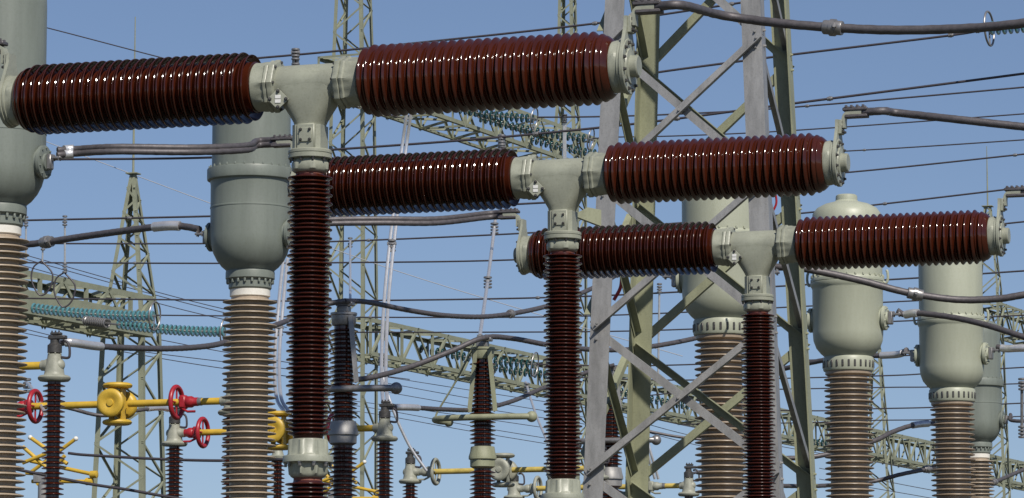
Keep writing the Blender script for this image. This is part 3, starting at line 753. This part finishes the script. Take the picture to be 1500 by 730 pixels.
tn = [((430, 530), (520, 545), (690, 572), (860, 598)), ((430, 540), (520, 553), (690, 584), (860, 612)), ((430, 578), (545, 591), (690, 611), (860, 636)), ((430, 584), (545, 598), (690, 624), (860, 652)),
      ((430, 592), (545, 606), (690, 632), (860, 660)), ((430, 553), (545, 571), (690, 596), (860, 622)), ((900, 606), (950, 622), (1020, 640), (1100, 655)), ((900, 598), (950, 612), (1020, 627), (1100, 640)), ((900, 618), (950, 634), (1020, 652), (1100, 668)),
      ((1200, 686), (1301, 706), (1364, 718), (1460, 735)), ((1200, 702), (1301, 719), (1364, 730), (1460, 748)), ((1120, 650), (1200, 664), (1301, 680), (1380, 693))]
tl = ['thin wire dipping right below the long gantry beam, uppermost of six', 'thin wire dipping right below the long gantry beam, second of six', 'thin wire dipping right below the long gantry beam, fourth of six', 'thin wire dipping right below the long gantry beam, fifth of six', 'thin wire dipping right below the long gantry beam, lowest of six', 'thin wire dipping right below the long gantry beam, third of six',
      'thin wire seen through the tower below the dark glass string, middle of three', 'thin wire seen through the tower below the dark glass string, highest of three', 'thin wire seen through the tower below the dark glass string, lowest of three',
      'thin wire under the far beam between the pale transformers, middle of three', 'thin wire under the far beam between the pale transformers, lowest of three', 'thin wire under the far beam between the pale transformers, highest of three']
for p, l in zip(tn, tl): wire(p, 110, l, .010, group='thin slanting wires')
wire([(-60, 10), (65, 40), (230, 83), (400, 126), (600, 176)], 80, 'thin dark wire sloping down in the top left sky above the nearest breaker', .013, group='thin slanting wires')
wire([(-60, 160), (68, 208), (308, 298), (560, 390), (800, 464), (1000, 522)], 85, 'thin pale wire slanting across the sky behind the grey transformer', .009, 'palewire', group='thin slanting wires')

# ------------------------------------------------------------------ droppers
def dropper(pts, r, label, pair=0, matn='alu', clamp_at=(0,), loop=False):
    pts = [V(p) for p in pts]; sm = smooth(pts, 8); loc = pts[0]
    m = MB()
    for k in ((0,) if not pair else (-1, 1)): m.tube([p+V((k*pair/2, 0, 0)) for p in sm], r, 8)
    o = tag(m.build('dropper', matn, None, 38, loc), label, 'dropper', 'aluminium droppers from the overhead wires')
    c = MB()
    for f in clamp_at:
        p = sm[int(f*(len(sm)-1))]
        for k in range(4): c.lathe([(r*1.9, -.018), (r*2.4, -.012), (r*2.4, .012), (r*1.9, .018)], axisM(p+V((0, 0, .05-.055*k)), (0, 0, 1)), 12)
        if pair: c.box(tuple(p), (pair+r*3, r*2.5, .05), None, .004)
    h = c.build('clamp', 'steel', o, 38, loc); h.location = (0, 0, 0)
    if loop:
        e = pts[-1]; m = MB().tube(smooth([e+V((.0, 0, .02)), e+V((-.17, 0, -.12)), e+V((-.20, 0, -.38)), e+V((-.04, 0, -.66)), e+V((.14, 0, -.55)), e+V((.2, 0, -.25)), e+V((.0, 0, .0))], 8), .016, 8)
        h = m.build('wire_loop', 'wire', o, 38, loc); h.location = (0, 0, 0)
    return o
dropper([P(600, 158, 62), P(590, 230, 62), P(577, 330, 61), P(566, 440, 60), P(562, 540, 58), P(565, 600, 55.5)], .028, 'tall pair of bright aluminium tubes hanging beside the left of the olive ring post', .07, clamp_at=(.45,))
dropper([P(727, 310, 66), P(716, 400, 63), P(703, 492, 57)], .03, 'slanting aluminium tube dropping onto the top of the olive ringed post', 0, clamp_at=(.15, .6))
dropper([P(418, 380, 60), P(412, 440, 59), P(406, 520, 58), P(408, 580, 56), P(420, 604, 55)], .028, 'bright curved pair of tubes beside the grey transformer porcelain, right side', .07, clamp_at=(.4,))
dropper([P(562, 470, 60.3), P(560, 540, 60.2), P(572, 590, 60), P(598, 650, 60), P(625, 690, 60)], .024, 'bright curved tube sweeping down right to the grey wheel', .0, clamp_at=(.2,))
dropper([P(952, 400, 66), P(944, 500, 65), P(939, 580, 64), P(945, 640, 63), P(962, 702, 63)], .024, 'pale curved tube hanging behind the second tower leg', .06, clamp_at=(.3,))
dropper([P(966, 420, 75), P(964, 560, 75)], .022, 'straight pale rod hanging inside the tower', clamp_at=(.02,))
dropper([P(770, 560, 72), P(786, 610, 70), P(812, 670, 68)], .024, 'pale tube slanting behind the right ball of the olive ring', clamp_at=(.1,))
dropper([P(38, 585-25, 52), P(45, 567, 50.5), P(58, 590, 49), P(66, 606, 48)], .024, 'short bright tube above the leftmost red wheel', clamp_at=(.1,))
dropper([P(433, 77, 62.6), P(433, 120, 62.6)], .03, 'coiled clamp pair hanging from the wire behind the nearest tee', .06, matn='steel', clamp_at=(.1, .5))
dropper([P(95, 321, 71.5), P(95, 400, 71.5)], .02, 'hanging rod with wire loop left of the mast tip', clamp_at=(.05, .95), loop=True)
dropper([P(63, 357, 71.5), P(62, 383, 71.5)], .018, 'short hanging rod with wire loop beside the left edge transformer porcelain', clamp_at=(.05,), loop=True)
dropper([P(38, 322, 71.8), P(38, 380, 71.8)], .02, 'hanging rod close to the left edge transformer porcelain', clamp_at=(.08,))
dropper([P(735, 203, 63.1), P(735, 300, 63.1)], .028, 'paired rod hanging from the wire behind the middle breaker left arm', .05, clamp_at=(.02, .15))
dropper([P(827, 172, 85.6), P(827, 330, 85.6)], .026, 'pale rod hanging from the wire behind the middle breaker tee', .04, clamp_at=(.02, .12))
dropper([P(513, 353, 73), P(513, 442, 52)], .02, 'hanging rod just above the dark ringed post', clamp_at=(.03,))
dropper([P(1497, 560, 60), P(1497, 640, 60)], .026, 'vertical post rod at the far right edge beside the hidden transformer', matn='steel', clamp_at=(.05, .9))

# ------------------------------------------------------------------ ringed post insulators (three phases)
def ringpost(x, yr, D, kind, label):
    k = 56.2/F
    c = P(x, yr, D); r = empty('ringed_post_insulator', (c.x, c.y, 0), -TH, label, 'post insulator', 'post insulators carrying open corona rings')
    zr = c.z; z = lambda dy: zr + (613-dy)*k       # dy in pixels of the middle one
    pm = 'olive' if kind else 'steel'
    cs, ss = 12.5*k, 19.5*k
    n = 20
    pr = [(cs, z(527))]+sheds(cs, ss, z(531), 6.1*k, n, 1.1*k, 2.0*k, alt=1.0*k)
    e = pr[-1][1]; pr += [(cs, e-.03)]
    MB().lathe(pr, None, 40).build('upper_porcelain', 'brown', r)
    MB().lathe([(10*k, z(527)), (15*k, z(526)), (16.5*k, z(523)), (16.5*k, z(513)), (18*k, z(512)), (18*k, z(509)), (8*k, z(508))], None, 40).build('top_cap', 'olive' if kind else 'steel', r)
    t = MB().box((0, 0, z(504)), (16*k, 14*k, 8*k), None, .01)
    t.box((2*k, 0, z(497)), (24*k, 12*k, 6*k), None, .01)
    for bx in (-6, 0, 6): t.bolt((bx*k, -4*k, z(494)), (0, 0, 1), 1.6*k, 4*k)
    t.build('terminal_clamp', 'steel', r)
    # joint and lower column
    j = MB().lathe([(13*k, e-.01), (17*k, e-.02, .8*k, 4), (18*k, e-9*k, 1*k, 4), (20.5*k, e-16*k), (20.5*k, e-20*k), (18*k, e-21*k, 1*k, 4), (18*k, e-31*k, .8*k, 4), (13*k, e-34*k)], None, 48)
    j.build('column_joint', 'olive' if kind else 'galv', r)
    z2 = e-37*k; n2 = int((z2-1.9)/(6.1*k))
    pr = [(cs, z2+.05)]+sheds(cs, ss, z2, 6.1*k, n2, 1.1*k, 2.0*k, alt=1.0*k)
    MB().lathe(pr, None, 40).build('lower_porcelain', 'brown', r)
    zb = pr[-1][1]; b = MB().lathe([(30*k, zb-.14), (30*k, zb-.1), (20*k, zb-.09), (17*k, zb+.02)], None, 32); b.tube([(0, 0, 0), (0, 0, zb-.12)], .11, 16); b.build('pedestal', 'galv', r)
    # open ring: a straight front bar with ends that curve back
    a = 74*k; rb = 4.6*k
    path = smooth([V((-a+4*k, 50*k, zr)), V((-a-4*k, 34*k, zr)), V((-a-3*k, 8*k, zr)), V((-a+10*k, -12*k, zr)), V((-a+34*k, -20*k, zr)), V((0, -22*k, zr)), V((a-34*k, -20*k, zr)), V((a-4*k, -14*k, zr)), V((a+4*k, -8*k, zr))], 8)
    m = MB().tube(path, rb, 14)
    m.ball(path[0], 7.2*k); m.ball(path[-1], 8.2*k)
    m.build('corona_ring', pm, r)
    for x0, y0, x1, y1, w in ((-9, -16, -17, -21, 5.0), (12, -16, 23, -21, 5.0), (-14, -10, -70, -2, 2.6)):
        if kind == 0 and x0 < 0: continue
        A, B = V((x0*k, y0*k, z(514))), V((x1*k, y1*k, z(605)))
        if w > 4: MB().lbar(A, B, w*k*1.3, .012, (1, 0, 0), (0, 1, 0)).build('ring_strut', 'olive' if kind else 'galv', r)
        else: MB().tube(smooth([A, A.lerp(B, .5)+V((1.5*k, 0, 0)), B-V((0, 0, -2*k)), B-V((0, 0, 8*k))], 6), 1.5*k, 8).build('ring_strut', pm, r)
    return r
ringpost(503, 572, 51.3, 0, 'dark brown post insulator with grey ball ended ring right behind the nearest column')
ringpost(707, 613, 56.2, 1, 'brown post insulator with olive struts and olive ring between the two columns')
ringpost(894, 647, 61.0, 0, 'dark brown post insulator with ball ended ring seen behind the left tower legs')

# ------------------------------------------------------------------ disconnectors
def disconnector(x, y, D, style, label, first=[None]):
    k = 48.4/F
    c = P(x, y, D); z0 = 4.0
    zo = c.z-zz(592, 48.4)
    yel, rng, drm = ('yellow', 'red', 'yellow') if style == 0 else ('paleyellow', 'head', 'head')
    r = empty('disconnector', (c.x, c.y, 0), -TH, label, 'disconnector', 'two post disconnectors with yellow contact arms')
    h = c.z; hs = 182*k
    for sg in (-1, 1):
        X0 = sg*hs
        MB().tube([(sg*18*k, 0, h), (sg*(hs-9*k), 0, h)], 5.2*k, 16).build('contact_arm', yel, r)
        # head casting
        m = MB().lathe([(9*k, h-22*k), (19*k, h-21*k), (21*k, h-19*k), (21.5*k, h-16.5*k), (20*k, h-14.4*k), (18*k, h-13.6*k), (14.5*k, h-13.3*k), (13.4*k, h-12*k), (12.8*k, h-9*k), (11.5*k, h+2*k), (9.5*k, h+10*k), (9*k, h+14*k), (7*k, h+15*k)], T(X0, 0, 0), 32)
        m.lathe([(8.5*k, 0), (8.5*k, 11*k), (7.2*k, 13*k), (7*k, 18*k), (5.5*k, 19*k)], axisM((X0, 0, h), (-sg, 0, 0)), 20)
        m.ball((X0+sg*6*k, 0, h), 8.5*k)
        for j in range(6):
            a = j*pi/3; m.bolt((X0+8.5*k*cos(a), 8.5*k*sin(a), h+14*k), (0, 0, 1), 1*k, 2.4*k)
        m.build('head_casting', 'head', r)
        t = MB().lathe([(8.5*k, h+15.5*k), (9.5*k, h+16*k), (9.5*k, h+26*k), (8*k, h+27*k), (6*k, h+29*k), (6*k, h+33*k)], T(X0, 0, 0), 24)
        t.box((X0+4*k, 0, h+36*k), (24*k, 10*k, 5*k), None, .008)
        t.box((X0+2*k, 0, h+41*k), (14*k, 9*k, 3.4*k), None, .006)
        for bx in (-3, 2, 7): t.bolt((X0+bx*k, -2.5*k, h+42*k), (0, 0, 1), 1.2*k, 3*k)
        t.build('top_terminal', 'bolt', r)
        lp = smooth([V((X0+9*k, 0, h+30*k)), V((X0+16*k, 0, h+30.5*k)), V((X0+20.5*k, 0, h+25*k)), V((X0+21.5*k, 0, h+13*k)), V((X0+19*k, 0, h+9*k)), V((X0+9*k, 0, h+10*k))], 6)
        MB().tube(lp, 1.8*k, 8).build('flexible_loop', 'wire', r)
        zb = h-25*k; pit = 6.7*k; n = int((zb-1.6)/pit)
        pr = [(8.6*k, zb+.05)]+sheds(8.6*k, 14.8*k, zb, pit, n, 1.1*k, 1.9*k)
        MB().lathe(pr, T(X0, 0, 0), 32).build('post_porcelain', 'brown', r)
        e = pr[-1][1]
        MB().lathe([(.2, e-.14), (.2, e-.1), (.12, e-.08), (.1, e)], T(X0, 0, 0), 24).build('post_base', 'galv', r)
        # corona wheel round the arm, its hub and its housing
        w = MB().torus(axisM((X0-sg*(50 if sg < 0 else 88)*k, 0, h), (1, 0, 0)), 22.5*k, 3.6*k, 40, 12)
        xw = X0-sg*(50 if sg < 0 else 88)*k
        for a in (0, pi/2):
            d = V((0, cos(a), sin(a)))*21*k; w.tube([V((xw, 0, h))-d, V((xw, 0, h))+d], 1.5*k, 8)
        w.build('corona_wheel', rng, r)
        b = MB().box((xw+sg*11*k, 0, h), (12*k, 15*k, 20*k), None, .03)
        b.lathe([(7.5*k, 0), (8.5*k, 2*k), (8.5*k, 8*k), (6.4*k, 12*k), (6.4*k, 18*k)], axisM((xw+sg*16*k, 0, h), (sg, 0, 0)), 20)
        b.tube([(xw+sg*11*k, -4*k, h-10*k), (xw+sg*20*k, -6*k, h-14.5*k), (xw+sg*32*k, -6*k, h-14.5*k)], 1.8*k, 8)
        b.build('arm_coupling', rng, r)
        MB().lathe([(5.9*k, 0), (5.9*k, 9*k)], axisM((xw+sg*31*k, 0, h), (sg, 0, 0)), 18).build('arm_sleeve', 'steel', r)
    # contact drum: two dishes and two flat rings
    for sg in (-1, 1):
        d = MB().lathe([(12*k, 2*k), (17*k, 3*k), (20*k, 6*k), (21*k, 10*k), (20.5*k, 13*k), (18*k, 15*k), (14*k, 15.5*k), (9*k, 13.2*k), (5.6*k, 12.4*k), (5*k, 14.4*k), (2.2*k, 14.8*k)], axisM((0, sg*14*k, h), (0, sg, 0)), 40)
        d.build('contact_shield', drm, r)
        e = MB().lathe([(2*k, -4*k), (17*k, -4*k), (20.5*k, -2.6*k), (22*k, 0), (20.5*k, 2.6*k), (17*k, 4*k), (2*k, 4*k)], T(0, 0, h+sg*27*k), 40)
        e.build('shield_disc', drm, r)
    f = MB().box((0, 0, h), (16*k, 40*k, 15*k), None, .02)
    for sx in (-1, 1): f.box((sx*9*k, 0, h), (3*k, 16*k, 46*k), None, .006)
    f.build('contact_housing', yel if style == 0 else 'head', r)
    # base frame of the pole
    zb = 1.46
    s = MB(); s.box((0, -.1, zb-.09), (2*hs+.7, .07, .16), None, .006); s.box((0, .1, zb-.09), (2*hs+.7, .07, .16), None, .006)
    for sg in (-1, 1):
        for yy in (-1, 1): s.lbar((sg*(hs-.1), yy*.3, 0), (sg*(hs-.1), yy*.14, zb-.17), .08, .009, (-sg, 0, 0), (0, -yy, 0))
        s.box((sg*hs, 0, zb+.005), (.5, .4, .03), None, .004)
    s.build('base_frame', 'galv', r)
    return r
disconnector(-105, 541, 43.5, 0, 'disconnector nearest the left edge, only its right post and yellow arm end showing')
disconnector(172, 592, 48.4, 0, 'disconnector with bright yellow contact drum and two red wheels at left')
disconnector(408, 631, 53.3, 0, 'disconnector with yellow drum behind the transformer porcelain and red wheel left of it')
disconnector(737, 689, 61.0, 1, 'disconnector with faded yellow arms and grey wheel below the olive ring')
disconnector(880, 714, 66.0, 1, 'lowest disconnector with faded yellow arms, behind the tower legs')
# two yellow earthing linkages
def linkage(x, y, D, sc, label):
    c = P(x, y, D); k = D/F*sc
    r = empty('earthing_linkage', (c.x, c.y, 0), -TH, label, 'linkage', 'yellow earthing linkages')
    A = lambda a, b, d=0: V((a*k, d*k, c.z-b*k))
    for (p, q_), tip in ((((-44, -30, 0), (16, 10, 0)), 1), (((-46, 4, 6), (56, 26, 6)), 2), (((32, -26, -6), (-40, 22, -6)), 1), (((-50, 8, -12), (-8, -6, -12)), 0), (((-50, 22, 0), (-6, 26, 0)), 0), (((-52, -16, -8), (10, 34, -8)), 0), (((-44, 34, 8), (48, 36, 8)), 2), (((-30, 40, -4), (14, -2, -4)), 0)):
        a, b = A(*p), A(*q_); MB().tube([a, a.lerp(b, .5), b], 2.9*k, 10).build('rod', 'yellow', r)
        if tip == 1: MB().ball(a, 3.6*k).build('contact_tip', 'white', r)
        if tip == 2: MB().lathe([(3*k, -6*k), (5.5*k, -5*k), (5.5*k, 5*k), (3*k, 6*k)], axisM(b, (1, 0, 0)), 14).build('pivot', 'yellow', r)
    MB().box((-22*k, 0, c.z-30*k), (26*k, 16*k, 14*k), None, .01).tube([(-22*k, 0, 0), (-22*k, 0, c.z-32*k)], .08, 12).build('stand', 'galv', r)
    return r
linkage(84, 670, 56, 1.0, 'crossed yellow rods of an earthing linkage in the bottom left corner')
linkage(510, 700, 66, .85, 'yellow earthing rods showing low beside the grey joint of the dark ringed post')
# lone post insulator right of the grey transformer
def lonepost(x, y, D, label):
    c = P(x, y, D); k = D/F
    r = empty('post_insulator', (c.x, c.y, 0), -TH, label, 'post insulator')
    z0 = c.z
    n = int((z0-12*k-1.5)/(6*k))
    pr = [(6*k, z0-8*k)]+sheds(6*k, 10.5*k, z0-11*k, 6*k, n, 1*k, 1.7*k)
    MB().lathe(pr, None, 28).build('porcelain', 'brown', r)
    m = MB().lathe([(6*k, z0-9*k), (15*k, z0-8*k), (16*k, z0-5*k), (9*k, z0-3*k), (7*k, z0+4*k), (6*k, z0+8*k)], None, 28)
    m.box((0, 0, z0+9*k), (26*k, 9*k, 4*k), None, .008); m.build('head_casting', 'head', r)
    zb = pr[-1][1]; MB().tube([(0, 0, 0), (0, 0, zb)], .1, 14).build('pedestal', 'galv', r)
lonepost(407, 664, 57, 'small brown post insulator with grey cap between the transformer porcelain and nearest column')
# thick cables between the disconnectors and posts
def pc(l): return [P(*a) for a in l]
def cab(l, r, lab, **kw): return cable('flexible_conductor', pc(l), r, lab, 'cable', group='thick conductors among the disconnectors', **kw)
cab([(88, 503, 43.5), (105, 502, 43.4), (150, 508, 44), (240, 511, 45.5), (305, 507, 47), (345, 497, 48), (405, 476, 50), (430, 466, 50.8), (470, 448, 51.2), (505, 441, 51.3)], .036, 'thick dark conductor sagging from the leftmost disconnector head behind the transformer porcelain', ferr=((.03, .12),), clamps=(.55,))
cab([(505, 441, 51.3), (540, 443, 51.8), (600, 455, 53), (660, 463, 54), (725, 463, 55.5), (800, 449, 57.5), (860, 426, 59), (900, 405, 60)], .036, 'thick dark conductor sagging from the dark ringed post top behind the middle column', clamps=(.55,))
cab([(505, 558, 54), (545, 553, 54.5), (600, 538, 55.3), (660, 515, 55.8), (709, 495, 56.2), (750, 496, 57), (800, 505, 58), (850, 511, 59), (890, 513, 60), (940, 510, 61), (1025, 494, 62.5), (1090, 470, 63.5)], .04, 'thick dark conductor arching over the olive ringed post and on through the tower')
cab([(566, 597, 53.2), (600, 597, 53.6), (650, 600, 55), (700, 600, 56.6), (750, 588, 58), (800, 567, 59.5), (862, 545, 61), (900, 535, 61)], .034, 'dark conductor running right from the disconnector head behind the olive ringed post', ferr=((.02, .09),))
cab([(255, 603, 53.6), (235, 598, 53), (205, 601, 52.4), (150, 609, 52), (95, 597, 52), (40, 592, 51)], .026, 'grey conductor running left along the yellow arm of the drum disconnector', ferr=((.08, .28),))
cab([(1140, 672, 62), (1200, 668, 62), (1275, 648, 62.5), (1310, 632, 63), (1345, 622, 63.5), (1400, 620, 64)], .04, 'dark conductor rising right between the pale transformers, upper one', ferr=((.72, .84),))
cab([(1140, 712, 62), (1200, 712, 63), (1275, 706, 64), (1320, 695, 64), (1365, 686, 64.5), (1440, 670, 65)], .036, 'dark conductor rising right between the pale transformers, lower one', clamps=(.75,))
cab([(1400, 725, 64), (1455, 707, 65), (1500, 688, 66), (1580, 655, 67)], .034, 'dark conductor rising to the right edge in the bottom right corner', clamps=(.3,))
cab([(1010, 695, 66.5), (1030, 690, 67), (1060, 688, 68), (1120, 692, 70)], .024, 'short dark conductor from the disconnector head right of the tower legs')
cab([(935, 628, 70), (960, 634, 70), (1000, 641, 70), (1050, 645, 70), (1100, 643, 70)], .026, 'dark conductor passing low behind the tower cross brace')

# small red pennants and a bracket on the tower
def strip(x0, y0, x1, y1, D, w, label):
    a, b = P(x0, y0, D), P(x1, y1, D); loc = a
    m = MB().tube(smooth([a, a.lerp(b, .5)+V((.03, 0, 0)), b], 6), w, 8)
    tag(m.build('marker_rod', 'red', None, 38, loc), label, 'marker rod')
strip(899, 440, 911, 404, 44.5, .022, 'red marker rod showing between the left tower legs')
strip(1131, 312, 1136, 284, 44.5, .014, 'red marker rod beside the right front tower leg under the middle breaker')
lc = P(866, 318, 40.6)
bm = MB().extr([(-.15, -.01), (.11, -.11), (.11, .07), (-.04, .10), (-.15, .04)], -.06, .06, Matrix(((1, 0, 0, lc.x), (0, 0, 1, lc.y), (0, 1, 0, lc.z), (0, 0, 0, 1))))
bo = tag(bm.build('lamp_bracket', 'olive', None, 38, lc), 'small olive metal box bracket on the left tower leg below the middle tee', 'bracket')

# ------------------------------------------------------------------ light
AZ, EL = R(22.5), R(45)
sd = V((sin(AZ)*cos(EL), -cos(AZ)*cos(EL), sin(EL)))
sl = bpy.data.lights.new('sun', 'SUN'); so = bpy.data.objects.new('sun', sl); COL.objects.link(so)
sl.energy = 4.9; sl.angle = R(.5); sl.color = (1, .94, .85)
so.rotation_euler = sd.to_track_quat('Z', 'Y').to_euler(); so.location = (0, -5, 40)
wd = bpy.data.worlds.new('World'); SC.world = wd; wd.use_nodes = True
nt = wd.node_tree; bg = nt.nodes['Background']
sk = nt.nodes.new('ShaderNodeTexSky'); sk.sky_type = 'NISHITA'; sk.sun_disc = False
sk.sun_elevation = EL; sk.sun_rotation = pi-AZ; sk.altitude = 200; sk.air_density = 1.0; sk.dust_density = .3; sk.ozone_density = 3.5
tc = nt.nodes.new('ShaderNodeTexCoord'); va = nt.nodes.new('ShaderNodeVectorMath'); va.operation = 'ADD'; va.inputs[1].default_value = (0, 0, .048)
nt.links.new(tc.outputs['Generated'], va.inputs[0]); nt.links.new(va.outputs[0], sk.inputs[0])
mx = nt.nodes.new('ShaderNodeMix'); mx.data_type = 'RGBA'; mx.blend_type = 'MULTIPLY'; mx.inputs[0].default_value = 1; mx.inputs[7].default_value = (1.03, .965, 1.0, 1)
nt.links.new(sk.outputs[0], mx.inputs[6]); nt.links.new(mx.outputs[2], bg.inputs[0]); bg.inputs[1].default_value = .0835
SC.view_settings.view_transform = 'Standard'; SC.view_settings.look = 'None'; SC.view_settings.exposure = 0; SC.view_settings.gamma = 1
SC.view_settings.use_curve_mapping = False
SC.cycles.max_bounces = 6
